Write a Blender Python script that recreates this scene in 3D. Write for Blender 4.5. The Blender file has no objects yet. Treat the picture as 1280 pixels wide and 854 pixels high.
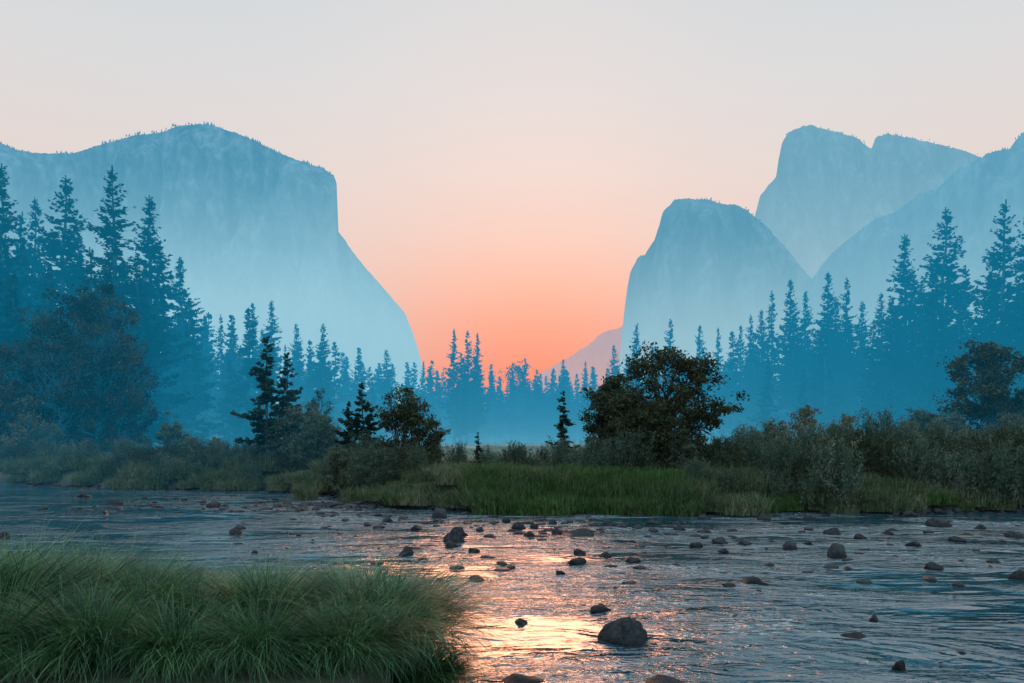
import bpy, math, random
import numpy as np
from mathutils import Vector, noise as mn

random.seed(7)
scene = bpy.context.scene
scene.view_settings.view_transform = 'Standard'
scene.view_settings.look = 'None'
scene.view_settings.exposure = 0
COL = scene.collection
EYE = 2.5          # eye height above the river
F = 995.0
def br(px): return (px - 640.0) / F          # bearing (tangent)
def zt(py, d): return EYE + (545.0 - py) / F * d

# ------------------------------------------------------------ mesh helpers
def mk_mesh(name, parts, mats, smooth=False):
    me = bpy.data.meshes.new(name)
    vs, loops, starts, totals, mi = [], [], [], [], []
    off = 0; lo = 0
    for V, Fc, m in parts:
        V = np.asarray(V, dtype=np.float32); Fc = np.asarray(Fc, dtype=np.int32)
        if len(Fc) == 0: continue
        k = Fc.shape[1]
        vs.append(V); loops.append((Fc + off).ravel())
        starts.append(lo + np.arange(len(Fc)) * k); totals.append(np.full(len(Fc), k))
        mi.append(np.full(len(Fc), m)); off += len(V); lo += Fc.size
    V = np.concatenate(vs); L = np.concatenate(loops); S = np.concatenate(starts); T = np.concatenate(totals); M = np.concatenate(mi)
    me.vertices.add(len(V)); me.vertices.foreach_set('co', V.ravel())
    me.loops.add(len(L)); me.loops.foreach_set('vertex_index', L.astype(np.int32))
    me.polygons.add(len(S)); me.polygons.foreach_set('loop_start', S.astype(np.int32))
    me.polygons.foreach_set('loop_total', T.astype(np.int32))
    me.polygons.foreach_set('material_index', M.astype(np.int32))
    me.polygons.foreach_set('use_smooth', np.full(len(S), smooth))
    for m in mats: me.materials.append(m)
    me.update(calc_edges=True); me.validate()
    return me

def put(name, me, loc=(0,0,0), rz=0, sc=1, parent=None, tilt=(0,0)):
    o = bpy.data.objects.new(name, me); COL.objects.link(o)
    o.location = loc; o.rotation_euler = (tilt[0], tilt[1], rz)
    o.scale = sc if isinstance(sc, (tuple, list)) else (sc, sc, sc)
    if parent: o.parent = parent
    return o

def empty(name):
    e = bpy.data.objects.new(name, None); COL.objects.link(e); return e

def nrm(a): return a / np.maximum(np.linalg.norm(a, axis=-1, keepdims=True), 1e-9)

def leaves(C, A, B, l, w):
    l = np.reshape(l, (-1, 1)); w = np.reshape(w, (-1, 1))
    V = np.stack([C - A * l * .5, C + B * w * .5 - A*l*.05, C + A * l * .5, C - B * w * .5 - A*l*.05], axis=1).reshape(-1, 3)
    Fc = np.arange(len(C) * 4).reshape(-1, 4)
    return V, Fc

def tube(P, R, n=6):
    P = np.asarray(P, float); R = np.asarray(R, float)
    T = nrm(np.gradient(P, axis=0))
    ref = np.array([0.31, 0.17, 0.93]) if abs(T[0][2]) < .8 else np.array([1, .1, 0.])
    U = nrm(np.cross(T, ref)); W = np.cross(T, U)
    a = np.linspace(0, 2 * np.pi, n, endpoint=False)
    V = (P[:, None] + R[:, None, None] * (np.cos(a)[None, :, None] * U[:, None] + np.sin(a)[None, :, None] * W[:, None])).reshape(-1, 3)
    Fc = []
    for i in range(len(P) - 1):
        for j in range(n):
            k = (j + 1) % n
            Fc.append((i*n+j, i*n+k, (i+1)*n+k, (i+1)*n+j))
    return V, np.array(Fc)

def merge(lst):
    off = 0; Vs = []; Fs = []
    for V, Fc in lst:
        Vs.append(V); Fs.append(Fc + off); off += len(V)
    return np.concatenate(Vs), np.concatenate(Fs)

# ------------------------------------------------------------ node helpers
def newmat(name):
    m = bpy.data.materials.new(name); m.use_nodes = True
    try: m.cycles.emission_sampling = 'NONE'
    except Exception: pass
    m.node_tree.nodes.clear(); return m, m.node_tree
def N(nt, typ, **kw):
    n = nt.nodes.new(typ)
    for k, v in kw.items(): setattr(n, k, v)
    return n
def math_(nt, op, a, b=None, c=None, clamp=False):
    n = N(nt, 'ShaderNodeMath', operation=op); n.use_clamp = clamp
    for i, v in enumerate((a, b, c)):
        if v is None: continue
        if isinstance(v, (int, float)): n.inputs[i].default_value = v
        else: nt.links.new(v, n.inputs[i])
    return n.outputs[0]
def mixc(nt, f, a, b, bt='MIX'):
    n = N(nt, 'ShaderNodeMix', data_type='RGBA', blend_type=bt)
    for i, v in ((0, f), (6, a), (7, b)):
        if isinstance(v, (int, float)): n.inputs[i].default_value = v
        elif isinstance(v, tuple): n.inputs[i].default_value = (*v, 1)
        else: nt.links.new(v, n.inputs[i])
    return n.outputs[2]
def mrange(nt, v, a, b, c, d, smooth=False):
    n = N(nt, 'ShaderNodeMapRange'); 
    if smooth: n.interpolation_type = 'SMOOTHSTEP'
    nt.links.new(v, n.inputs[0])
    for i, x in enumerate((a, b, c, d)): n.inputs[i+1].default_value = x
    return n.outputs[0]
def s2l(c): return tuple(((x/255)/12.92 if x/255 <= .04045 else ((x/255+.055)/1.055)**2.4) for x in c)

# valley haze painted into materials as emission (depends only on where the surface is)
hz = bpy.data.node_groups.new('painted_haze', 'ShaderNodeTree')
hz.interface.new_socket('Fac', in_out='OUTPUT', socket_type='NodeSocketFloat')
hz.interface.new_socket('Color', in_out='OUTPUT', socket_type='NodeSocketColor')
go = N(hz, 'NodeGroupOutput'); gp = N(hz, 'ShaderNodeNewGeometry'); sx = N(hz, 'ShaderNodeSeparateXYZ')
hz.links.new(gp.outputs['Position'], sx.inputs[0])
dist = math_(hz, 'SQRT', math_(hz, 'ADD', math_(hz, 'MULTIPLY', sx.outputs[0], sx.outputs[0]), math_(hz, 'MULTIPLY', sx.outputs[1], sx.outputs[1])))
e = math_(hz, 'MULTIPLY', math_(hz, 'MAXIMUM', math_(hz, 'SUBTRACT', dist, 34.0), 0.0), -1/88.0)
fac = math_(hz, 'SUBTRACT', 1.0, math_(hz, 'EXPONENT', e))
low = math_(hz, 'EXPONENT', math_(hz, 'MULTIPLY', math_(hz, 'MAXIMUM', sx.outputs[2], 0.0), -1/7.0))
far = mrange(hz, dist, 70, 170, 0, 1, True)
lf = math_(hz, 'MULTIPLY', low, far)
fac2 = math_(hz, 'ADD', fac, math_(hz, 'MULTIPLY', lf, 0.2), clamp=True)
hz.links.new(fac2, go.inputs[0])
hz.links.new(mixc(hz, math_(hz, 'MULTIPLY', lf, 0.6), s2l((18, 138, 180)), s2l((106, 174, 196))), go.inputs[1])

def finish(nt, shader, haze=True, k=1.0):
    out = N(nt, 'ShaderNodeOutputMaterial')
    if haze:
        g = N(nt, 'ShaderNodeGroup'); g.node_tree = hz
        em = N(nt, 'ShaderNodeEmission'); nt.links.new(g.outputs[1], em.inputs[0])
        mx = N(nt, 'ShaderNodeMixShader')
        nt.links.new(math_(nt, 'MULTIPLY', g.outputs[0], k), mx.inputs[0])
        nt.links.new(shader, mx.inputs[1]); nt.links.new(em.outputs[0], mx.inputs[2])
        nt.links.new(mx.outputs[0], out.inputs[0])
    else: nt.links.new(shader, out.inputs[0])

def noise_(nt, scale, detail=3, coord='Object', stretch=None, rough=.5, dist_=0.):
    tc = N(nt, 'ShaderNodeTexCoord'); n = N(nt, 'ShaderNodeTexNoise')
    n.inputs['Scale'].default_value = scale; n.inputs['Detail'].default_value = detail
    n.inputs['Roughness'].default_value = rough; n.inputs['Distortion'].default_value = dist_
    if coord == 'World':
        g = N(nt, 'ShaderNodeNewGeometry'); src = g.outputs['Position']
    else: src = tc.outputs[coord]
    if stretch:
        mp = N(nt, 'ShaderNodeMapping'); mp.inputs['Scale'].default_value = stretch
        nt.links.new(src, mp.inputs[0]); src = mp.outputs[0]
    nt.links.new(src, n.inputs['Vector'])
    return n.outputs[0]

def foliage(name, c1, c2, scale=1.5, transl=.25, gloss=0.0, c3=None, haze=True, k=1.0, isl=False):
    m, nt = newmat(name)
    f = mrange(nt, noise_(nt, scale, 3), .38, .62, 0, 1)
    col = mixc(nt, f, c1, c2)
    oi = N(nt, 'ShaderNodeObjectInfo')
    if c3: col = mixc(nt, math_(nt, 'MULTIPLY', oi.outputs['Random'], .8), col, c3)
    if isl:
        g = N(nt, 'ShaderNodeNewGeometry'); val = mrange(nt, g.outputs['Random Per Island'], 0, 1, .2, 2.0)
    else: val = mrange(nt, noise_(nt, scale*6, 1), .3, .7, .5, 1.5)
    hsv = N(nt, 'ShaderNodeHueSaturation'); nt.links.new(col, hsv.inputs['Color']); nt.links.new(val, hsv.inputs['Value'])
    if gloss > 0:
        b = N(nt, 'ShaderNodeBsdfPrincipled'); nt.links.new(hsv.outputs[0], b.inputs['Base Color'])
        b.inputs['Roughness'].default_value = .45; b.inputs['Specular IOR Level'].default_value = gloss
    else:
        b = N(nt, 'ShaderNodeBsdfDiffuse'); nt.links.new(hsv.outputs[0], b.inputs[0])
    sh = b.outputs[0]
    if transl > 0:
        t = N(nt, 'ShaderNodeBsdfTranslucent'); nt.links.new(hsv.outputs[0], t.inputs[0])
        mx = N(nt, 'ShaderNodeMixShader'); mx.inputs[0].default_value = transl
        nt.links.new(b.outputs[0], mx.inputs[1]); nt.links.new(t.outputs[0], mx.inputs[2]); sh = mx.outputs[0]
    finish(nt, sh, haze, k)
    return m

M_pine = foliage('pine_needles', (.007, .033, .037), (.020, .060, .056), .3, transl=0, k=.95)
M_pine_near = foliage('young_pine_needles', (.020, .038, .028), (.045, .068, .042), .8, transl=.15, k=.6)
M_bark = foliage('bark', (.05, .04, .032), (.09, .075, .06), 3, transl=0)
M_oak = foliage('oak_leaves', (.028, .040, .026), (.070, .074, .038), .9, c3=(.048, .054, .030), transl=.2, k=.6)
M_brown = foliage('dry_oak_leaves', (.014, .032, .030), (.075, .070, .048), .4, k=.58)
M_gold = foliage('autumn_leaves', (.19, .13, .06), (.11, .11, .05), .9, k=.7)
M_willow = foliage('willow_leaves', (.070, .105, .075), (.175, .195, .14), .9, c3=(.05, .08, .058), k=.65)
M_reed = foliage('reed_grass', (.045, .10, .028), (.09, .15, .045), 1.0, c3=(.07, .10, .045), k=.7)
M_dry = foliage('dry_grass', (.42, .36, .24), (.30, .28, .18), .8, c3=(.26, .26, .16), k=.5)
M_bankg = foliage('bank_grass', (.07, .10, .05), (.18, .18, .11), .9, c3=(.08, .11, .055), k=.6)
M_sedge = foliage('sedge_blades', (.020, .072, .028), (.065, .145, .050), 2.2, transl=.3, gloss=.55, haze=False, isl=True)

# ------------------------------------------------------------ terrain
def sstep(a, b, x):
    t = np.clip((x - a) / (b - a), 0, 1); return t * t * (3 - 2 * t)
BX = np.array([-400, -120, -60, -27.6, -18, -11.5, -8.5, -6.3, -4.2, -1, 6, 17, 40, 120, 400.])
BY = np.array([200, 90, 55, 42.5, 37.5, 36.5, 34.5, 31, 28, 26, 25.5, 26, 24, 10, -60.])
def far_bank(x): return np.interp(x, BX, BY)
def near_bank(x):
    return 5.2 + 4.6 * sstep(-.35, -1.6, x) + 4 * sstep(-9, -25, x) - .4*sstep(3, 12, x)
def vn(x, y, s): return mn.noise(Vector((x*s, y*s, 3.3)))
def ground_z(x, y):
    fb = float(far_bank(x)); nb = float(near_bank(x))
    wob = .7 * vn(x, y, .35) + .35*vn(x, y, 1.1)
    a = y - fb + wob; b = nb - y + wob * .4
    z = -.45
    if a > -1.2: z = max(z, -.45 + 1.35 * float(sstep(-1.2, 2.6, a)) + .0)
    if b > -1.0: z = max(z, -.45 + 1.1 * float(sstep(-1.0, 2.4, b)))
    z += .12 * vn(x, y, .25) + .05 * vn(x, y, 1.3)
    if y > fb + 4: z += .10 * vn(x, y, .06)
    g = math.exp(-((x + 6.0) / 2.6) ** 2 - ((y - 28.6) / 1.3) ** 2)
    z += .46 * g
    return z
def axis(lo, hi, step, far_lo, far_hi, n):
    c = np.arange(lo, hi, step)
    l = lo - (np.geomspace(1, 1 + lo - far_lo, n)[1:] - 1)
    h = hi + (np.geomspace(1, 1 + far_hi - hi, n) - 1)
    return np.concatenate([l[::-1], c, h])
xs = axis(-34, 30, .4, -9000, 9000, 45); ys = axis(-2, 48, .32, -600, 12000, 45)
GX, GY = np.meshgrid(xs, ys)
GZ = np.array([[ground_z(x, y) for x in xs] for y in ys])
V = np.stack([GX, GY, GZ], -1).reshape(-1, 3)
nx, ny = len(xs), len(ys)
I = np.arange(nx * ny).reshape(ny, nx)
Fg = np.stack([I[:-1, :-1], I[:-1, 1:], I[1:, 1:], I[1:, :-1]], -1).reshape(-1, 4)
m, nt = newmat('meadow_ground')
g = N(nt, 'ShaderNodeNewGeometry'); s = N(nt, 'ShaderNodeSeparateXYZ'); nt.links.new(g.outputs[0], s.inputs[0])
c = mixc(nt, mrange(nt, noise_(nt, .5, 5, 'World'), .35, .65, 0, 1), (.065, .075, .04), (.045, .06, .03))
cd_ = mixc(nt, mrange(nt, noise_(nt, .1, 5, 'World'), .35, .65, 0, 1), (.42, .36, .25), (.26, .25, .16))
c = mixc(nt, mrange(nt, s.outputs[1], 40, 60, 0, 1), c, cd_)
c = mixc(nt, mrange(nt, noise_(nt, 6, 4, 'World'), .35, .65, 0, .5), c, (.05, .05, .03))
mud = mixc(nt, mrange(nt, noise_(nt, 9, 4, 'World'), .35, .65, 0, 1), (.022, .024, .024), (.05, .05, .048))
c = mixc(nt, mrange(nt, s.outputs[2], .12, .4, 0, 1), mud, c)
b = N(nt, 'ShaderNodeBsdfPrincipled'); nt.links.new(c, b.inputs['Base Color']); b.inputs['Roughness'].default_value = .9
bp = N(nt, 'ShaderNodeBump'); bp.inputs['Distance'].default_value = .05; nt.links.new(noise_(nt, 8, 5, 'World'), bp.inputs['Height']); nt.links.new(bp.outputs[0], b.inputs['Normal'])
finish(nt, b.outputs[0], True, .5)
put('ground', mk_mesh('ground', [(V, Fg, 0)], [m], True))

# ------------------------------------------------------------ river
wx = np.concatenate([-np.geomspace(14, 500, 40)[::-1], np.linspace(-14, 14, 240)[1:-1], np.geomspace(14, 500, 40)])
wy = np.concatenate([np.linspace(-4, 3, 6), np.geomspace(3.2, 220, 420)])
WX, WY = np.meshgrid(wx, wy)
def wave(x, y):
    r = .5 + .9 * max(0, vn(x, y*1.3, .12) + .25)
    return r * (.022 * mn.noise(Vector((x*.9, y*1.5, 1))) + .012 * mn.noise(Vector((x*2.3+y, y*3.1, 5))))
WZ = np.array([[wave(x, y) if abs(x) < 40 and y < 60 else 0 for x in wx] for y in wy])
nx, ny = len(wx), len(wy); I = np.arange(nx*ny).reshape(ny, nx)
Fw = np.stack([I[:-1, :-1], I[:-1, 1:], I[1:, 1:], I[1:, :-1]], -1).reshape(-1, 4)
m, nt = newmat('river_water')
b = N(nt, 'ShaderNodeBsdfPrincipled')
b.inputs['Roughness'].default_value = .04; b.inputs['IOR'].default_value = 2.1
n1 = noise_(nt, 1.0, 2, 'World', (.7, 1.7, 1), dist_=.6); n2 = noise_(nt, 1.0, 3, 'World', (2.2, 4.6, 1), .62, .9); n3 = noise_(nt, 1.0, 2, 'World', (9, 17, 1))
patch = mrange(nt, noise_(nt, 1.0, 4, 'World', (.22, .55, 1), .6, 1.0), .39, .61, .12, 1.6, True)
gw = N(nt, 'ShaderNodeNewGeometry'); sw = N(nt, 'ShaderNodeSeparateXYZ'); nt.links.new(gw.outputs[0], sw.inputs[0])
# a slower, deeper pool under the upstream bank, shallow riffle elsewhere
pool = math_(nt, 'MULTIPLY', mrange(nt, math_(nt, 'ADD', sw.outputs[0], math_(nt, 'MULTIPLY', sw.outputs[1], .25)), -5, 1, 1, 0, True), 1.0)
patch = math_(nt, 'MULTIPLY', patch, mrange(nt, pool, 0, 1, 1, .4))
wc = mixc(nt, mrange(nt, noise_(nt, .35, 3, 'World'), .4, .6, 0, 1), (.004, .034, .054), (.014, .056, .078))
fo = noise_(nt, 1.0, 4, 'World', (3.5, 9, 1), .7, 1.2)
foam = mrange(nt, math_(nt, 'MULTIPLY', fo, patch), .82, 1.02, 0, .6)
wc = mixc(nt, foam, wc, (.50, .58, .62))
nt.links.new(wc, b.inputs['Base Color'])
nt.links.new(mrange(nt, foam, 0, .5, .04, .4), b.inputs['Roughness'])
h = math_(nt, 'ADD', math_(nt, 'MULTIPLY', n2, .085), math_(nt, 'MULTIPLY', n3, .014))
h = math_(nt, 'ADD', math_(nt, 'MULTIPLY', h, patch), math_(nt, 'MULTIPLY', n1, .075))
bp = N(nt, 'ShaderNodeBump'); bp.inputs['Distance'].default_value = 1.0; bp.inputs['Strength'].default_value = 1.0
nt.links.new(h, bp.inputs['Height']); nt.links.new(bp.outputs[0], b.inputs['Normal'])
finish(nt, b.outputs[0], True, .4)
put('river_water', mk_mesh('river_water', [(np.stack([WX, WY, WZ], -1).reshape(-1, 3), Fw, 0)], [m], True))

# ------------------------------------------------------------ rocks
m, nt = newmat('river_stone')
c = mixc(nt, mrange(nt, noise_(nt, 4, 5), .35, .65, 0, 1), (.012, .014, .017), (.042, .045, .048))
c = mixc(nt, mrange(nt, noise_(nt, 22, 3), .52, .7, 0, .4), c, (.10, .10, .10))
g = N(nt, 'ShaderNodeNewGeometry'); s = N(nt, 'ShaderNodeSeparateXYZ'); nt.links.new(g.outputs[0], s.inputs[0])
c = mixc(nt, mrange(nt, s.outputs[2], .03, .10, 1, 0), c, (.008, .009, .012))
b = N(nt, 'ShaderNodeBsdfPrincipled'); nt.links.new(c, b.inputs['Base Color']); b.inputs['Specular IOR Level'].default_value = .2
nt.links.new(mrange(nt, s.outputs[2], .03, .10, .35, .9), b.inputs['Roughness'])
bp = N(nt, 'ShaderNodeBump'); bp.inputs['Distance'].default_value = .06; nt.links.new(noise_(nt, 5, 7, rough=.6), bp.inputs['Height']); nt.links.new(bp.outputs[0], b.inputs['Normal'])
finish(nt, b.outputs[0], False); M_rock = m
import bmesh
def rock_arr(seed, sub=3):
    bm = bmesh.new(); bmesh.ops.create_icosphere(bm, subdivisions=sub, radius=1)
    for v in bm.verts:
        p = v.co.copy(); q = p*1.1 + Vector((seed*7.1, seed*3.3, seed))
        d = 1 + .36*mn.noise(q) + .16*mn.noise(q*2.4) + .06*mn.noise(q*6)
        for k in range(6):
            a = Vector((math.sin(seed*3+k*2.1), math.cos(seed*5+k*1.7), math.sin(seed+k*2.9))).normalized()
            t = p.dot(a)*d
            if t > .64: d -= (t-.64)*.9
        v.co = p*d
    V = np.array([v.co[:] for v in bm.verts]); Fc = np.array([[v.index for v in f.verts] for f in bm.faces]); bm.free()
    V[:, 2] /= V[:, 2].max()
    return V, Fc
rocks = [mk_mesh('river_rock', [(*rock_arr(i, 4), 0)], [M_rock], True) for i in range(6)]
R = [(783,801,60,32),(1045,696,36,16),(568,678,24,20),(574,670,17,12),(563,684,18,8),(508,693,24,11),(294,667,28,10),(1173,658,30,11),
(1166,711,20,9),(940,729,34,9),(722,705,24,8),(757,696,20,7),(790,703,18,7),(649,661,18,9),(722,669,40,8),(695,667,18,7),(668,660,14,6),
(955,650,18,7),(900,679,22,8),(987,686,28,9),(1040,667,18,8),(1275,724,24,12),(1125,837,17,12),(836,858,62,13),(651,779,18,7),
(549,647,26,12),(1068,796,28,6),(1092,775,16,7),(748,764,30,8),(648,852,46,9),(930,681,20,6),(1268,672,26,8),(104,621,20,6),(143,630,22,6),
(268,634,18,6),(4,673,20,9),(600,664,14,6),(633,652,14,6),(1075,673,16,6),(1010,681,14,5),(870,684,16,6),(1225,661,16,6),(662,671,14,7),
(725,692,20,6),(690,655,14,6),(1110,668,14,5),(242,721,24,10),(905,690,14,5),(1012,650,22,7),(1135,645,20,7),(520,662,16,6),(485,652,18,6),
(592,690,14,5),(850,662,18,6),(815,655,16,6),(1140,682,18,6),(1195,676,20,6),(760,655,14,5),(700,718,14,5),(1060,712,14,4)]
rr = random.Random(3)
for i, (px, py, w, hh) in enumerate(R):
    d = EYE * F / (py - 545.0); wm = w / F * d * .5; hm = hh / F * d
    put('river_rock', rocks[i % 6], (br(px)*d, d, -hm*.12), rr.uniform(0, 6.28) if hh/w < .5 else rr.uniform(-.4, .4),
        (wm*1.15, wm*rr.uniform(.7, 1.1), hm*1.12), tilt=(rr.uniform(-.1, .1), rr.uniform(-.1, .1)))
base = [rock_arr(20+i, 2) for i in range(5)]
ps = []
def small(x, y, z, s):
    V, Fc = base[rr.randrange(5)]; a = rr.uniform(0, 6.28); ca, sa = math.cos(a), math.sin(a)
    W = V * np.array([s*rr.uniform(.8, 1.5), s*rr.uniform(.7, 1.1), s*rr.uniform(.3, .6)])
    ps.append((np.stack([W[:, 0]*ca - W[:, 1]*sa + x, W[:, 0]*sa + W[:, 1]*ca + y, W[:, 2] + z], -1), Fc))
for i in range(560):
    x = rr.uniform(-26, 24); y = float(far_bank(x)) - rr.uniform(-.9, 1.2)*rr.random()
    small(x, y, max(ground_z(x, y), -.03), rr.uniform(.05, .22))
for i in range(300):
    x = rr.gauss(-6, 2.1); y = rr.gauss(28.4, 1.2); small(x, y, max(ground_z(x, y), -.02), rr.uniform(.05, .2))
for i in range(190):
    y = rr.uniform(13, 27); x = rr.uniform(-.35, .68)*y; small(x, y, -.01, rr.uniform(.04, .17))
for i in range(120):
    y = rr.uniform(19.5, 26); x = rr.uniform(-5, 6); small(x, y, -.01, rr.uniform(.05, .2))
for i in range(60):
    y = rr.uniform(26, 34); x = rr.uniform(-16, -7); small(x, y, -.01, rr.uniform(.05, .2))
for i in range(16):
    y = rr.uniform(8.3, 13); x = rr.uniform(.0, .6)*y; small(x, y, -.01, rr.uniform(.03, .06))
V, Fc = merge(ps)
put('river_stones', mk_mesh('river_stones', [(V, Fc, 0)], [M_rock], True))

# ------------------------------------------------------------ conifers
def conifer(name, seed, H=30., R=3.9, levels=62, per=5, dens=4.8, lsz=.85, bare=.1, irregular=.3, mat=None, fluff=4, wid=.5):
    r = np.random.default_rng(seed)
    parts = []
    k = 12; hh = np.linspace(0, 1, k)
    lean = np.stack([np.cumsum(r.normal(0, .004*H, k)), np.cumsum(r.normal(0, .004*H, k)), hh*H], -1); lean[0, :2] = 0
    parts.append((*tube(lean, .0125*H*(1-hh)**.85 + .0006*H, 8), 1))
    wood = []; C = []; A = []; L = []
    gaps = r.uniform(0, 6.28, 9); gt = r.uniform(.15, .95, 9)
    for li in range(levels):
        for b_ in range(per):
            t = bare + (1-bare)*(li + r.uniform(0, 1.6))/levels
            if t > .985: continue
            prof = (1-t)**.80 * min(1, .45 + (t-bare)/.22*.55)
            az = r.uniform(0, 2*np.pi)
            ln = R*prof*r.uniform(1-irregular*1.3, 1.2) + .005*H
            for gi in range(9):
                if abs(t-gt[gi]) < .04 and math.cos(az-gaps[gi]) > .4: ln *= .4
            el = np.interp(t, [0, .4, .8, 1], [-.38, -.14, .15, .8]) + r.normal(0, .12)
            n = 6; s = np.linspace(0, 1, n)
            base_ = np.array([np.interp(t*H, lean[:, 2], lean[:, 0]), np.interp(t*H, lean[:, 2], lean[:, 1]), t*H])
            hx = s*ln*math.cos(el); hzv = s*ln*math.sin(el) - .10*ln*np.sin(s*np.pi) + .13*ln*s**3
            P = base_ + np.stack([hx*math.cos(az), hx*math.sin(az), hzv], -1)
            wood.append(tube(P, (.0016*H*(1-t)+.0006*H)*(1-s*.8), 3))
            npts = max(4, int(ln*dens))
            u = r.uniform(.08, 1.0, npts)**.9
            Q = np.stack([np.interp(u, s, P[:, j]) for j in range(3)], -1)
            D = nrm(P[-1]-P[0]); S = nrm(np.cross(D, [0, 0, 1.]))
            for f in range(fluff):
                side = r.uniform(-1, 1, (npts, 1)); 
                ax = nrm(D*r.uniform(.2, 1, (npts, 1)) + S*side*1.1 + np.array([0, 0, 1])*r.uniform(-.6, .4, (npts, 1)))
                le = lsz*r.uniform(.5, 1.15, npts)*(1.1-.5*u)*(.34+.66*min(1, prof*2.0))
                C.append(Q + ax*le[:, None]*.45 + r.normal(0, .08*lsz*(.4+.6*min(1, prof*2)), (npts, 3))); A.append(ax); L.append(le)
    n_ = 40; zz = r.uniform(.955, 1.0, n_)*H; q = np.stack([np.full(n_, lean[-1, 0]), np.full(n_, lean[-1, 1]), zz], -1)
    ax = nrm(r.normal(0, 1, (n_, 3))*[1, 1, .4] + [0, 0, .7]); C.append(q); A.append(ax); L.append(np.full(n_, lsz*.42)*(1.2-(zz/H-.955)/.045*.7))
    C = np.concatenate(C); A = np.concatenate(A); L = np.concatenate(L)
    B = nrm(np.cross(A, r.normal(0, 1, A.shape)))
    V, Fc = leaves(C, A, B, L, L*wid)
    parts.append((V, Fc, 0)); parts.append((*merge(wood), 1))
    return mk_mesh(name, parts, [mat or M_pine, M_bark])
pines = [conifer('pine_tree', 11, R=5.3), conifer('pine_tree', 12, R=4.5, levels=58), conifer('pine_tree', 13, R=6.0, levels=54, irregular=.5, bare=.04),
         conifer('pine_tree', 14, R=5.0, levels=48, per=5, irregular=.6, bare=.12), conifer('pine_tree', 15, R=5.8, levels=64, irregular=.35, bare=.03),
         conifer('pine_tree', 16, R=4.6, levels=46, irregular=.6, bare=.16)]
farp = [conifer('pine_tree', 31+i, R=5.0+.6*i, levels=34, per=5, dens=2.2, lsz=1.4, bare=.02, fluff=3, irregular=.45) for i in range(3)]

def pine(px, top, d, v=None, wide=1.0, parent=None, lib=pines, name='pine_tree'):
    x = br(px)*d; gz = ground_z(x, d) if d < 300 else 1
    H = zt(top, d) - gz; s = H/30.
    if d < 112: wide *= 1.12
    put(name, lib[(v if v is not None else rr.randrange(len(lib))) % len(lib)], (x, d, gz-.1), rr.uniform(0, 6.28), (s*wide, s*wide, s), parent)

L_ = [(-70,180,72,0,1.1),(-35,215,66,2,1),(6,203,70,0,1.05),(28,300,76,3,1),(47,245,84,4,.9),(82,217,76,4,1.1),(112,305,64,2,1.1),(150,208,72,2,1.1),(184,243,80,0,1.1),
(170,318,70,4,1.1),(132,318,62,4,1.1),(-10,310,60,2,1.2),(60,330,66,4,1.2),(225,320,98,0,1.15),(202,370,92,3,1.1),(14,340,58,4,1.2),(100,290,82,0,1),(30,265,88,2,1),
(258,392,118,1,1),(278,392,122,3,.9),(291,402,126,1,.9),(243,420,112,4,1),(318,377,128,1,1.1),(341,374,118,0,1.1),(330,410,125,4,1),(372,403,138,4,1),(403,403,122,0,1.05),(357,430,132,3,1),(388,440,140,1,1),
(300,430,130,4,1),(445,462,165,1,1),(426,470,160,4,1.1),(484,436,155,4,1.25),(466,470,160,1,1),(509,470,168,3,1),(530,450,165,5,1.1),(545,462,160,3,1.2),(568,410,142,5,1.2),(583,412,144,3,1.25),(597,415,146,5,1.2),(576,440,140,1,1.3),
(612,462,165,3,1.2),(705,448,172,1,1.1),(731,450,170,3,1),(690,462,175,0,1),(768,430,152,4,1),(797,403,142,5,1.2),(815,430,148,3,1),(838,397,142,3,1.25),(873,405,150,1,1.1),(856,440,152,4,1),(897,408,155,5,1),(905,450,150,4,1.1),
(925,405,140,1,1),(938,392,138,3,1),(952,386,132,1,1.1),(967,362,128,3,1),(986,347,122,1,1.05),(1008,362,126,0,1),(1033,338,118,1,1.1),(1058,345,116,3,1.1),(1044,370,120,4,1.1),(1076,375,124,0,1),(995,390,120,4,1),
(1100,365,112,1,1.1),(1128,292,104,0,1.1),(1114,370,100,4,1.1),(1150,350,108,3,1.1),(1183,257,98,4,1.1),(1170,340,94,0,1),(1210,330,96,3,1.1),(1258,250,90,2,1.05),(1238,318,92,0,1.1),(1290,262,90,0,1.1),(1330,230,86,4,1.1),(1200,380,92,4,1.1),(1275,350,86,4,1.1),(1370,260,84,2,1.1),
(1090,400,104,4,1.2),(1145,400,98,4,1.2),(1020,410,114,4,1.2),(640,452,170,3,1.3),(656,446,172,5,1.3),(668,470,176,4,1.3),(625,474,172,0,1.3)]
for t in L_: pine(t[0], t[1], t[2], t[3], t[4])
# distant forest mass
df = empty('distant_forest')
for i in range(420):
    px = rr.uniform(-350, 1640)
    if i > 330: px = rr.uniform(400, 920)
    if rr.random() < .5 or i > 330: d = rr.uniform(175, 300)
    else: d = rr.uniform(125, 200)
    e_ = abs(px-640)/640
    if d < 160 and .2 > e_: d += 60
    hgt = rr.uniform(11, 19) * (1+.35*min(e_, 1.2)) * (1 if d < 230 else 1.15)
    x = br(px)*d
    put('conifer', farp[i % 3], (x, d, .8), rr.uniform(0, 6.28), (hgt/30*1.3, hgt/30*1.3, hgt/30), df)
for i in range(110):
    side = -1 if i % 2 else 1
    px = 640 + side*rr.uniform(300, 800); d = rr.uniform(85, 130) if side < 0 else rr.uniform(105, 150)
    hgt = rr.uniform(9, 20); x = br(px)*d
    put('conifer', farp[i % 3], (x, d, .8), rr.uniform(0, 6.28), (hgt/30*1.3, hgt/30*1.3, hgt/30), df)

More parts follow.
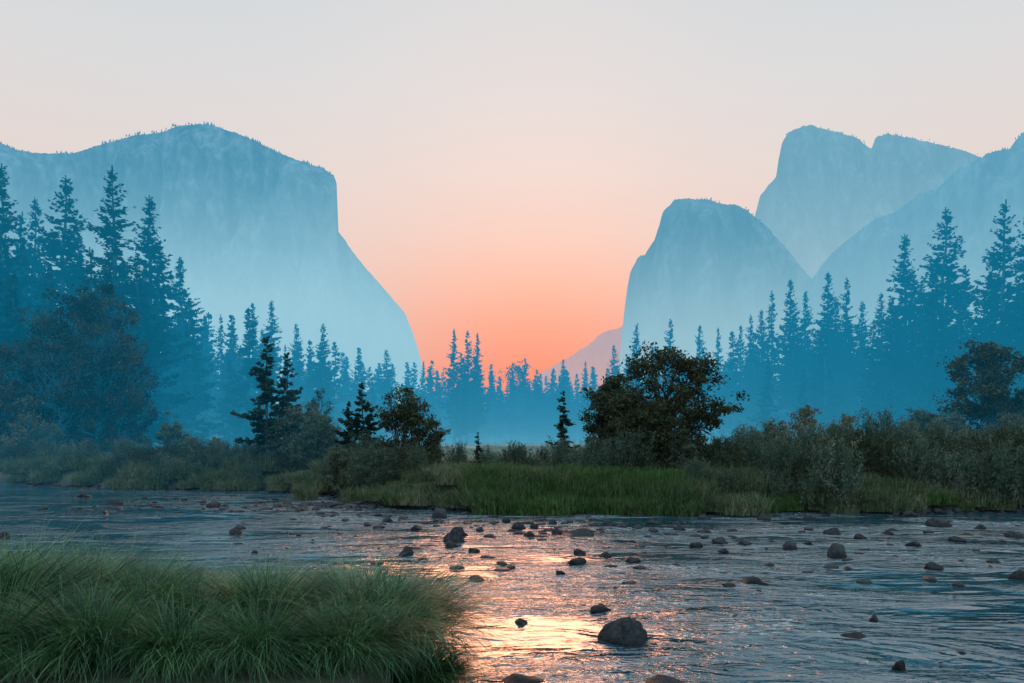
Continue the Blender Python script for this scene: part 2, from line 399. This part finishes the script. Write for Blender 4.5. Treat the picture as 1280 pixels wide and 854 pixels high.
# ------------------------------------------------------------ broadleaf trees
def broadleaf(name, seed, H, W, clumps, nleaf, lsz, sig, z0=.25, mat=None, stems=1, flat=.7, shell=.45):
    r = np.random.default_rng(seed); wood = []; C = []
    trunks = []
    for s_ in range(stems):
        k = 7; s = np.linspace(0, 1, k); a = r.uniform(0, 6.28); ld = W*.35*(0.2 if stems == 1 else 1)
        P = np.stack([s*ld*math.cos(a), s*ld*math.sin(a), s*H*.82], -1) + np.concatenate([np.zeros((1, 3)), np.cumsum(r.normal(0, .02*H, (k-1, 3))*[1, 1, 0], 0)])
        trunks.append(P); wood.append(tube(P, .022*H/stems**.5*(1-s*.88), 7))
    for c_ in range(clumps):
        t = r.uniform(0, 1); z = H*(z0+(1-z0)*t)
        rad = W*(math.sin(math.pi*min(max(t*.86+.12, 0), 1))**.6)*r.uniform(shell, 1.0)*r.uniform(.75, 1.15)
        a = r.uniform(0, 6.28); tr = trunks[r.integers(stems)]
        E = np.array([rad*math.cos(a), rad*math.sin(a), z])
        zi = z*r.uniform(.35, .75); S = np.array([np.interp(zi, tr[:, 2], tr[:, j]) for j in range(3)])
        E[:2] += S[:2]*.5
        mid = (S+E)/2 + np.array([0, 0, .06*H*r.uniform(-.4, 1)]) + r.normal(0, .03*H, 3)
        u = np.linspace(0, 1, 7)[:, None]; P = (1-u)**2*S + 2*u*(1-u)*mid + u*u*E
        wood.append(tube(P, .007*H*(1-u[:, 0]*.85), 4))
        n = int(nleaf*r.uniform(.3, 1.5))
        sg = sig*r.uniform(.5, 1.3)
        ctr = E + r.normal(0, 1, (4, 3))*sg*[1, 1, flat*.8]
        for j in range(4):
            wood.append(tube(np.stack([P[4], (P[4]+ctr[j])/2 + r.normal(0, .02*H, 3), ctr[j]]), np.array([.003, .002, .001])*H, 3))
        pick = ctr[r.integers(0, 4, n)]
        C.append(pick + r.normal(0, 1, (n, 3))*sg*.5*[1, 1, flat])
        m_ = n//5; uu = r.uniform(.5, 1, m_)
        C.append(np.stack([np.interp(uu, u[:, 0], P[:, j]) for j in range(3)], -1) + r.normal(0, sg*.25, (m_, 3)))
    C = np.concatenate(C); A = nrm(r.normal(0, 1, C.shape)); B = nrm(np.cross(A, r.normal(0, 1, C.shape)))
    L = lsz*r.uniform(.6, 1.3, len(C))
    return mk_mesh(name, [(*leaves(C, A, B, L, L*.6), 0), (*merge(wood), 1)], [mat, M_bark])

def place(name, me, H0, px, top, d, wide=1., rz=None):
    x = br(px)*d; gz = ground_z(x, d); s = (zt(top, d)-gz)/H0
    put(name, me, (x, d, gz-.05), rr.uniform(0, 6.28) if rz is None else rz, (s*wide, s*wide, s))
oak = broadleaf('oak_tree', 51, 5., 2.6, 100, 230, .13, .32, .10, M_oak)
oak2 = broadleaf('oak_tree', 52, 5., 2.1, 80, 230, .13, .30, .10, M_oak)
place('oak_tree', oak, 5, 822, 442, 30.5, 1.08, .3)
place('oak_tree', oak2, 5, 1236, 434, 40, 1.1)
place('oak_tree', oak2, 5, 768, 476, 32, .9)
bigt = broadleaf('oak_tree', 53, 12., 3.7, 95, 200, .26, .6, .08, M_brown)
bigt2 = broadleaf('oak_tree', 54, 12., 4.0, 95, 200, .26, .6, .05, M_brown)
place('oak_tree', bigt, 12, 118, 365, 57, .9); place('oak_tree', bigt2, 12, 62, 395, 53, .9); place('oak_tree', bigt, 12, -5, 430, 50, 1.0); place('oak_tree', bigt2, 12, 152, 430, 58, .9)
cot = broadleaf('cottonwood_tree', 55, 12, 3.0, 46, 70, .3, .5, .2, M_brown)
cotp = broadleaf('cottonwood_tree', 56, 12, 3.0, 46, 70, .3, .5, .2, M_pine)
place('cottonwood_tree', cotp, 12, 648, 452, 160, 1.0)
place('cottonwood_tree', cot, 12, 402, 488, 44, .8)
yp = [conifer('young_pine', 61, H=7, R=2.2, levels=20, per=4, dens=11, lsz=.40, bare=.1, irregular=.6, mat=M_pine_near, fluff=7),
      conifer('young_pine', 62, H=6, R=2.2, levels=17, per=4, dens=11, lsz=.40, bare=.08, irregular=.65, mat=M_pine_near, fluff=7),
      conifer('young_pine', 63, H=5, R=1.2, levels=17, per=4, dens=10, lsz=.30, bare=.12, irregular=.65, mat=M_pine_near, fluff=6)]
place('young_pine', yp[0], 7, 336, 420, 39, 1.2); place('young_pine', yp[0], 7, 362, 440, 40, 1.1)
place('young_pine', yp[1], 6, 457, 476, 35, 1.2); place('young_pine', yp[1], 6, 440, 500, 35, 1.2)
place('young_pine', yp[2], 5, 705, 487, 31, 1.2); place('young_pine', yp[2], 5, 598, 538, 29, 1.1)
so = broadleaf('alder_tree', 64, 4., 1.1, 34, 170, .12, .24, .12, M_oak, stems=3)
place('alder_tree', so, 4, 499, 482, 33, .9); place('alder_tree', so, 4, 523, 494, 32.5, .9); place('alder_tree', so, 4, 540, 524, 32, .9)
gs = broadleaf('willow_bush', 65, 4., 1.9, 70, 200, .12, .30, .02, M_willow, stems=5)
for px, top, d, w in [(375,510,39,1),(398,520,38.5,.9),(345,548,38.5,1),(218,530,44,1),(240,547,43,1),(1150,515,38,1),(1120,530,37,.9),(1190,520,38,1),(1262,520,36,1),(60,532,49,1),(965,528,33,.9),(1215,545,33,1),(1290,540,33,1.1),(800,540,29,.9),(850,545,29,.9),(900,548,29.5,.9),
   (10,556,46,1),(110,560,45,1),(150,566,41,.9),(265,562,41,1),(300,566,39,.9),(425,560,33,.9),(480,562,30,.9)]:
    place('willow_bush', gs, 4, px, top, d, w)
go_ = broadleaf('autumn_shrub', 66, 2.5, .9, 26, 110, .12, .22, .15, M_gold, stems=3)
for px, top, d in [(1058,522,34),(1008,512,36),(35,500,50),(20,530,48),(310,560,41),(270,548,44),(200,560,42)]:
    place('autumn_shrub', go_, 2.5, px, top, d, 1.0)

def wands(name, seed, H, W, nst, mat, lsz=.11, lw=.28, nl=95):
    r = np.random.default_rng(seed); wood = []; C = []; A = []
    for i in range(nst):
        a = r.uniform(0, 6.28); ln = H*r.uniform(.5, 1.08); th = abs(r.normal(0, .38)); k = 6; s = np.linspace(0, 1, k)
        b0 = r.normal(0, W*.28, 2); out = W*th*1.4*s**1.4
        P = np.stack([b0[0]+out*math.cos(a), b0[1]+out*math.sin(a), ln*s*math.cos(th*.8)], -1) + r.normal(0, .02*H, (k, 3))*s[:, None]
        wood.append(tube(P, .007*(1-s*.8), 3))
        n = int(nl*ln/H); u = r.uniform(.12, 1, n)**.8
        Q = np.stack([np.interp(u, s, P[:, j]) for j in range(3)], -1) + r.normal(0, .06, (n, 3))
        C.append(Q); A.append(nrm(nrm(P[-1]-P[0]) + r.normal(0, .55, (n, 3))))
    C = np.concatenate(C); A = np.concatenate(A); B = nrm(np.cross(A, r.normal(0, 1, C.shape))); L = lsz*r.uniform(.6, 1.3, len(C))
    return mk_mesh(name, [(*leaves(C, A, B, L, L*lw), 0), (*merge(wood), 1)], [mat, M_bark])
ws = [wands('willow_shrub', 71+i, 2.0, 1.0, 75, M_willow) for i in range(4)] + [wands('willow_shrub', 77, 1.6, 1.3, 80, M_oak)]
for i in range(250):
    x = rr.uniform(-32, 26); fb = float(far_bank(x))
    if -.8 < x < 5.8: off = rr.uniform(2.4, 7)
    else: off = rr.uniform(.5, 8)
    y = fb + off
    s = rr.uniform(.45, .98)
    if x > 7: s *= 1.15
    if x < -11: s *= .75 
    if -3.8 < x < 2.6: s *= .75
    put('willow_shrub', ws[rr.choice([0, 1, 2, 3, 3, 1, 4, 4])], (x, y, ground_z(x, y)-.05), rr.uniform(0, 6.28), (s*1.1, s*1.1, s*rr.uniform(.8, 1.15)))

# grasses
def grass(name, seed, n, rad, h0, h1, w, mat, bend=.6, seg=4):
    r = np.random.default_rng(seed)
    a = r.uniform(0, 6.28, n); q = rad*np.sqrt(r.uniform(0, 1, n)); bx = q*np.cos(a); by = q*np.sin(a)
    az = r.uniform(0, 6.28, n); ln = r.uniform(h0, h1, n); bd = r.uniform(.1, bend, n)
    s = np.linspace(0, 1, seg+1); th = bd[:, None]*(.3+1.5*s[None]**1.3)
    ds = ln[:, None]/seg
    hx = np.concatenate([np.zeros((n, 1)), np.cumsum(np.sin(th[:, 1:])*ds, 1)], 1); hz_ = np.concatenate([np.zeros((n, 1)), np.cumsum(np.cos(th[:, 1:])*ds, 1)], 1)
    P = np.stack([bx[:, None]+hx*np.cos(az)[:, None], by[:, None]+hx*np.sin(az)[:, None], hz_], -1)
    return ribbons(P, az, w, r)
def ribbons(P, az, w, r):
    n, k, _ = P.shape
    tw = az + np.pi/2 + r.normal(0, .5, n)
    S = np.stack([np.cos(tw), np.sin(tw), np.zeros(n)], -1)[:, None]
    wid = (w*r.uniform(.6, 1.2, n))[:, None, None]*(1-np.linspace(0, 1, k)**2.2*.9)[None, :, None]
    V = np.stack([P-S*wid*.5, P+S*wid*.5], 2).reshape(-1, 3)
    b_ = (np.arange(n)*k*2)[:, None]; i = (np.arange(k-1)*2)[None]
    o = (b_+i).ravel()
    return V, np.stack([o, o+1, o+3, o+2], -1)
def gmesh(name, mat, *a, **k): return mk_mesh(name, [(*grass(name, *a, mat=None, **k), 0)], [mat])
reed = [gmesh('reed_grass', M_reed, 81+i, 1000, .8, .35, .75, .022, bend=.6) for i in range(2)]
bank = [gmesh('bank_grass', M_bankg, 85+i, 800, .8, .25, .7, .022, bend=.9) for i in range(3)]
dry = [gmesh('dry_grass', M_dry, 90+i, 800, 1.3, .25, .6, .03, bend=.7) for i in range(2)]
eg = empty('riverbank_grass'); er = empty('reed_grass'); ed = empty('meadow_grass')
for i in range(95):
    x = rr.uniform(-1.2, 5.8); y = float(far_bank(x)) + rr.uniform(-.1, 2.2)
    put('reed_clump', reed[i % 2], (x, y, max(ground_z(x, y), 0)-.03), rr.uniform(0, 6.28), rr.uniform(.6, 1.1), er)
for i in range(22):
    x = rr.uniform(8, 26); y = float(far_bank(x)) + rr.uniform(.2, 1.6)
    put('reed_clump', reed[i % 2], (x, y, max(ground_z(x, y), 0)-.03), rr.uniform(0, 6.28), rr.uniform(.4, .8), er)
for i in range(760):
    x = rr.uniform(-36, 30); y = float(far_bank(x)) + rr.uniform(-.4, 8)*(rr.random()**.7)
    g_ = ground_z(x, y)
    if g_ < .02: continue
    put('grass_clump', bank[i % 3], (x, y, g_-.03), rr.uniform(0, 6.28), rr.uniform(.5, 1.2), eg)
for i in range(650):
    y = rr.uniform(0, 1)**1.5*70 + 34; x = rr.uniform(-.75, .75)*y
    if y < float(far_bank(x)) + 3.5: continue
    put('grass_clump', dry[i % 2], (x, y, ground_z(x, y)-.03), rr.uniform(0, 6.28), rr.uniform(.7, 1.1), ed)
put('grass_tussock', bank[0], (br(382)*31.5, 31.5, -.02), 1, (.6, .6, 1.2))

# ------------------------------------------------------------ foreground sedge
def sedge(seed, n=3400, rad=.30, ln0=.75, ln1=1.35, seg=9, w=.0125, wind=.25):
    r = np.random.default_rng(seed)
    a = r.uniform(0, 6.28, n); q = rad*np.sqrt(r.uniform(0, 1, n)); bx = q*np.cos(a); by = q*np.sin(a)
    nl = 40; la = r.uniform(0, 6.28, nl); lk = r.integers(0, nl, n)
    az = np.arctan2(by, bx) + r.normal(0, .5, n)
    dl = (la[lk]-az+np.pi) % (2*np.pi) - np.pi
    az = az + dl*np.where(np.abs(dl) < 1.1, .7, .05)
    lb = r.uniform(.55, 1.45, nl)
    ln = r.uniform(ln0, ln1, n)*np.where(r.random(n) < .08, 1.18, 1)
    th0 = np.abs(r.normal(.05, .14, n)) + .45*(q/rad); kk = r.uniform(.9, 2.0, n)*lb[lk]
    s = np.linspace(0, 1, seg+1); th = np.minimum(th0[:, None] + kk[:, None]*s[None]**1.5, 2.75)
    ds = ln[:, None]/seg
    hx = np.concatenate([np.zeros((n, 1)), np.cumsum(np.sin(th[:, 1:])*ds, 1)], 1); hz_ = np.concatenate([np.zeros((n, 1)), np.cumsum(np.cos(th[:, 1:])*ds, 1)], 1)
    azs = az[:, None] + r.normal(0, .25, n)[:, None]*s[None]*1.5
    P = np.stack([bx[:, None]+hx*np.cos(azs) + wind*s[None]**2*ln[:, None]*.6, by[:, None]+hx*np.sin(azs), hz_], -1)
    return mk_mesh('sedge_tussock', [(*ribbons(P, az, w, r), 0)], [M_sedge])
sd = [sedge(101), sedge(102, ln0=.65, ln1=1.2, wind=.1), sedge(103, n=3000, ln0=.8, ln1=1.5, wind=.35)]
T = [(480,8.4,1.05),(450,7.9,.85),(378,8.9,.58),(325,8.8,.86),(280,8.4,.70),(235,9.1,.70),(190,9.0,.95),(130,9.2,1.2),(70,9.0,.92),(15,8.8,1.22),(-40,8.6,1.1),
     (100,8.0,.85),(20,7.6,.95),(180,7.7,.85),(250,7.5,.68),(335,7.5,.75),(405,7.3,.64),(470,7.2,.75),(-60,7.4,1.0),(525,7.9,.64),
     (0,6.6,.75),(110,6.6,.7),(225,6.6,.65),(330,6.6,.6),(430,6.6,.55),(-120,8,1.1)]
for i, (px, d, s) in enumerate(T):
    x = br(px)*d; z = max(ground_z(x, d), 0)
    put('sedge_tussock', sd[i % 3], (x, d, z-.05), rr.uniform(-.6, .6), (s*rr.choice((-1, 1, 1)), s*rr.choice((-1, 1)), s*rr.uniform(.92, 1.05)))

# ------------------------------------------------------------ mountains
def hazed_rockmat(name, haze_top, haze_bot, z0, z1, ftop, fbot):
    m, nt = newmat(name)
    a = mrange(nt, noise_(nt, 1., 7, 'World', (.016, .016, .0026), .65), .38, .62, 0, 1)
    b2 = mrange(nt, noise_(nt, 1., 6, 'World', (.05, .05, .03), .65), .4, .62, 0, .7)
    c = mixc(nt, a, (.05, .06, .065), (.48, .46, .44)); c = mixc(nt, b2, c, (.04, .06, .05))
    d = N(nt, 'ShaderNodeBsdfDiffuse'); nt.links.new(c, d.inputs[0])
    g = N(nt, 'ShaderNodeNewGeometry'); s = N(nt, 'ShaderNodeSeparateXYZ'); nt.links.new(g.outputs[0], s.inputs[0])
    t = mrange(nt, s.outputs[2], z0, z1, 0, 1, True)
    em = N(nt, 'ShaderNodeEmission'); nt.links.new(mixc(nt, t, s2l(haze_bot), s2l(haze_top)), em.inputs[0])  # distance haze painted over the rock as emission, tinted by height
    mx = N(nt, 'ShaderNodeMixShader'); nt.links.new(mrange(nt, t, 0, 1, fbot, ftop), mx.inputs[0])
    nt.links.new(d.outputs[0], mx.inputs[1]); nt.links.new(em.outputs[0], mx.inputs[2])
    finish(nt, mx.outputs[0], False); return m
def mountain(name, pts, seed, mat, fwd=350, amp=70, jit=3., trees=0, bs=0.):
    px = np.array([p[0] for p in pts], float); py = np.array([p[1] for p in pts], float); D = np.array([p[2] for p in pts], float)
    u = np.arange(px[0], px[-1], 1.2)
    PY = np.interp(u, px, py); DD = np.interp(u, px, D)
    X = (u-640)/F*DD; Z = EYE + (545-PY)/F*DD
    Z += np.array([jit*(mn.noise(Vector((x*.02, seed, 0))) + .6*mn.noise(Vector((x*.07, seed, 4))) + .5*mn.noise(Vector((x*.2, seed, 8)))) for x in X])
    nr = 80; T_ = np.linspace(0, 1, nr); rows = []
    for t in np.linspace(1, 0, 8)[:-1]:      # back side
        rows.append(np.stack([X + bs*900*t, DD + 900*t, Z*(1-t**1.6)+0*X - 5*t], -1))
    for t in T_:
        z = Z*(1-t)
        env = min(1, t*9)
        off = np.array([abs(mn.noise(Vector((x/170., zz/520., seed)))) * 2 + .55*mn.noise(Vector((x/55., zz/210., seed+9))) + .25*mn.noise(Vector((x/20., zz/50., seed+3))) for x, zz in zip(X, z)])
        rows.append(np.stack([X, DD - fwd*(.25*t + .75*t**2.4) - amp*off*env, z], -1))
    V = np.stack(rows, 0); ny, nx = V.shape[:2]; I = np.arange(nx*ny).reshape(ny, nx)
    Fc = np.stack([I[:-1, :-1], I[1:, :-1], I[1:, 1:], I[:-1, 1:]], -1).reshape(-1, 4)
    parts = [(V.reshape(-1, 3), Fc, 0)]
    if trees:
        vs = []; fs = []; r = random.Random(seed)
        for i in range(trees*3):
            j = r.randrange(len(X)); 
            if abs(PY[min(j+3, len(X)-1)]-PY[j]) > 3.5 or mn.noise(Vector((X[j]*.012, seed, 7))) < -.1: continue
            h = r.uniform(4, 9); w = h*.32; x, y, z = X[j]+r.uniform(-2, 2), DD[j]+r.uniform(-15, 20), Z[j]-3
            b0 = len(vs)
            for k in range(6):
                a = k*math.pi/3; q = r.uniform(.7, 1.3); vs.append((x+w*q*math.cos(a), y+w*q*math.sin(a), z))
            vs.append((x, y, z+h))
            for k in range(6): fs.append((b0+k, b0+(k+1) % 6, b0+6))
        parts.append((np.array(vs), np.array(fs), 0))
    me = mk_mesh(name, parts, [mat], True)
    put(name, me)

mA = hazed_rockmat('granite_face', (80,162,197), (154,205,223), 300, 860, .72, .93)
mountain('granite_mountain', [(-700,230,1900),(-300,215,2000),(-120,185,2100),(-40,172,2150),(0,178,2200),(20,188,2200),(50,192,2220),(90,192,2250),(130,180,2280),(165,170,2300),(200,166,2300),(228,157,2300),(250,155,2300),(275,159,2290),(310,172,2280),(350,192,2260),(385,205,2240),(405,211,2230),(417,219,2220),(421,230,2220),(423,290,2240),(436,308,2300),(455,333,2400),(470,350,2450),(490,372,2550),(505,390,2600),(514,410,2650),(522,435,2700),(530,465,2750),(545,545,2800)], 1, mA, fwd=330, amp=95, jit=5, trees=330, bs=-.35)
mB = hazed_rockmat('granite_spire', (96,166,195), (152,196,212), 250, 720, .80, .95)
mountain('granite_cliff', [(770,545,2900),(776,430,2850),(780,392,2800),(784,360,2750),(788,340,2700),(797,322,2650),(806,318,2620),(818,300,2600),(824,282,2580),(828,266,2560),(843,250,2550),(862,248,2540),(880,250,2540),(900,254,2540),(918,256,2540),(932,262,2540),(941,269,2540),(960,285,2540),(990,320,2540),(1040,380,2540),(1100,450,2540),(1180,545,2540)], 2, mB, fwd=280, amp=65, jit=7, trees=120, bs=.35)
mC = hazed_rockmat('granite_peak', (114,175,201), (158,195,210), 350, 1150, .84, .95)
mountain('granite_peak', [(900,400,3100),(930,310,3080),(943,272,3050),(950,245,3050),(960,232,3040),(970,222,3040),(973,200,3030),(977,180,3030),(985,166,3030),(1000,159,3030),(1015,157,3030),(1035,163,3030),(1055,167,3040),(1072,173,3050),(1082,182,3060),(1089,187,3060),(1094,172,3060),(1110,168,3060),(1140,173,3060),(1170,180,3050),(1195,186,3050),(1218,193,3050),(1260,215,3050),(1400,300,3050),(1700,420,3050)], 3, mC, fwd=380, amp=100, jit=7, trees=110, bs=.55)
mD = hazed_rockmat('granite_ridge', (98,170,201), (138,190,209), 200, 720, .80, .95)
mountain('granite_ridge', [(960,430,2250),(1000,370,2200),(1030,328,2150),(1050,305,2100),(1075,288,2060),(1100,272,2030),(1125,262,2000),(1150,243,1980),(1172,236,1960),(1190,218,1940),(1215,203,1920),(1240,190,1900),(1262,184,1890),(1272,172,1880),(1290,160,1870),(1330,150,1860),(1500,140,1800),(1900,190,1700)], 4, mD, fwd=420, amp=95, jit=7, trees=160, bs=.6)
mE = hazed_rockmat('far_ridge', (190,172,180), (210,168,168), 200, 700, .93, .96)
mountain('distant_ridge', [(560,545,5600),(620,500,5500),(660,480,5500),(690,458,5500),(712,446,5500),(735,432,5500),(752,416,5500),(770,411,5500),(800,400,5500),(900,380,5500),(1000,400,5500)], 5, mE, fwd=500, amp=90, jit=10, bs=.2)

# ------------------------------------------------------------ sky
w = bpy.data.worlds.new('World'); scene.world = w; w.use_nodes = True; nt = w.node_tree; nt.nodes.clear()
tc = N(nt, 'ShaderNodeTexCoord'); sp = N(nt, 'ShaderNodeSeparateXYZ'); nt.links.new(tc.outputs['Generated'], sp.inputs[0])
def ramp(stops):
    r = N(nt, 'ShaderNodeValToRGB'); nt.links.new(sp.outputs[2], r.inputs[0]); el = r.color_ramp.elements
    while len(el) < len(stops): el.new(.5)
    for e_, (p, c) in zip(el, stops): e_.position = p; e_.color = (*s2l(c), 1)
    return r.outputs[0]
warm = ramp([(0, (242,126,106)), (.085, (247,142,120)), (.135, (251,162,138)), (.185, (251,185,164)), (.24, (247,204,190)), (.31, (241,217,210)), (.39, (231,221,219)), (.6, (210,219,225))])
cool = ramp([(0, (208,190,188)), (.15, (228,204,196)), (.22, (233,213,207)), (.30, (230,218,214)), (.40, (221,221,222)), (.52, (207,218,224)), (.8, (190,206,216))])
side = math_(nt, 'ARCTAN2', sp.outputs[0], sp.outputs[1])
ds_ = math_(nt, 'SUBTRACT', side, .03)
wgt = math_(nt, 'EXPONENT', math_(nt, 'MULTIPLY', math_(nt, 'MULTIPLY', ds_, ds_), -1/(2*.17**2)))
col = mixc(nt, wgt, cool, warm)
back = mrange(nt, sp.outputs[1], .75, -.4, 0, .8, True)
col = mixc(nt, back, col, s2l((168, 206, 224)))
cl = N(nt, 'ShaderNodeTexNoise'); cl.inputs['Scale'].default_value = 1.6; cl.inputs['Detail'].default_value = 2
nt.links.new(tc.outputs['Generated'], cl.inputs['Vector'])
col = mixc(nt, 1.0, col, mixc(nt, cl.outputs[0], (.95, .96, .97), (1.03, 1.02, 1.01)), 'MULTIPLY')
b1 = N(nt, 'ShaderNodeBackground'); nt.links.new(col, b1.inputs[0])
nt.links.new(math_(nt, 'ADD', .98, math_(nt, 'ADD', mrange(nt, sp.outputs[2], .55, .95, 0, 1.2, True), mrange(nt, sp.outputs[1], .2, -.6, 0, .8, True))), b1.inputs[1])
sk = N(nt, 'ShaderNodeTexSky', sky_type='NISHITA'); sk.sun_disc = False; sk.sun_elevation = math.radians(12); sk.sun_rotation = math.radians(2); sk.dust_density = 4
b2 = N(nt, 'ShaderNodeBackground'); nt.links.new(sk.outputs[0], b2.inputs[0]); b2.inputs[1].default_value = .001
ad = N(nt, 'ShaderNodeAddShader'); nt.links.new(b1.outputs[0], ad.inputs[0]); nt.links.new(b2.outputs[0], ad.inputs[1])
wo = N(nt, 'ShaderNodeOutputWorld'); nt.links.new(ad.outputs[0], wo.inputs[0])
sl = bpy.data.lights.new('sun', 'SUN'); sl.energy = .85; sl.angle = math.radians(24); sl.color = (1, .40, .20)
so_ = bpy.data.objects.new('sun', sl); COL.objects.link(so_)
el_ = math.radians(12)
so_.rotation_euler = Vector((math.sin(.035)*math.cos(el_), math.cos(.035)*math.cos(el_), math.sin(el_))).to_track_quat('Z', 'Y').to_euler()

# ------------------------------------------------------------ camera
cd = bpy.data.cameras.new('camera'); cam = bpy.data.objects.new('camera', cd); COL.objects.link(cam)
cam.location = (0, 0, EYE); cam.rotation_euler = (math.radians(90), 0, 0)
cd.lens = 28; cd.sensor_width = 36; cd.shift_y = 118/1280; cd.clip_start = .1; cd.clip_end = 30000
scene.camera = cam
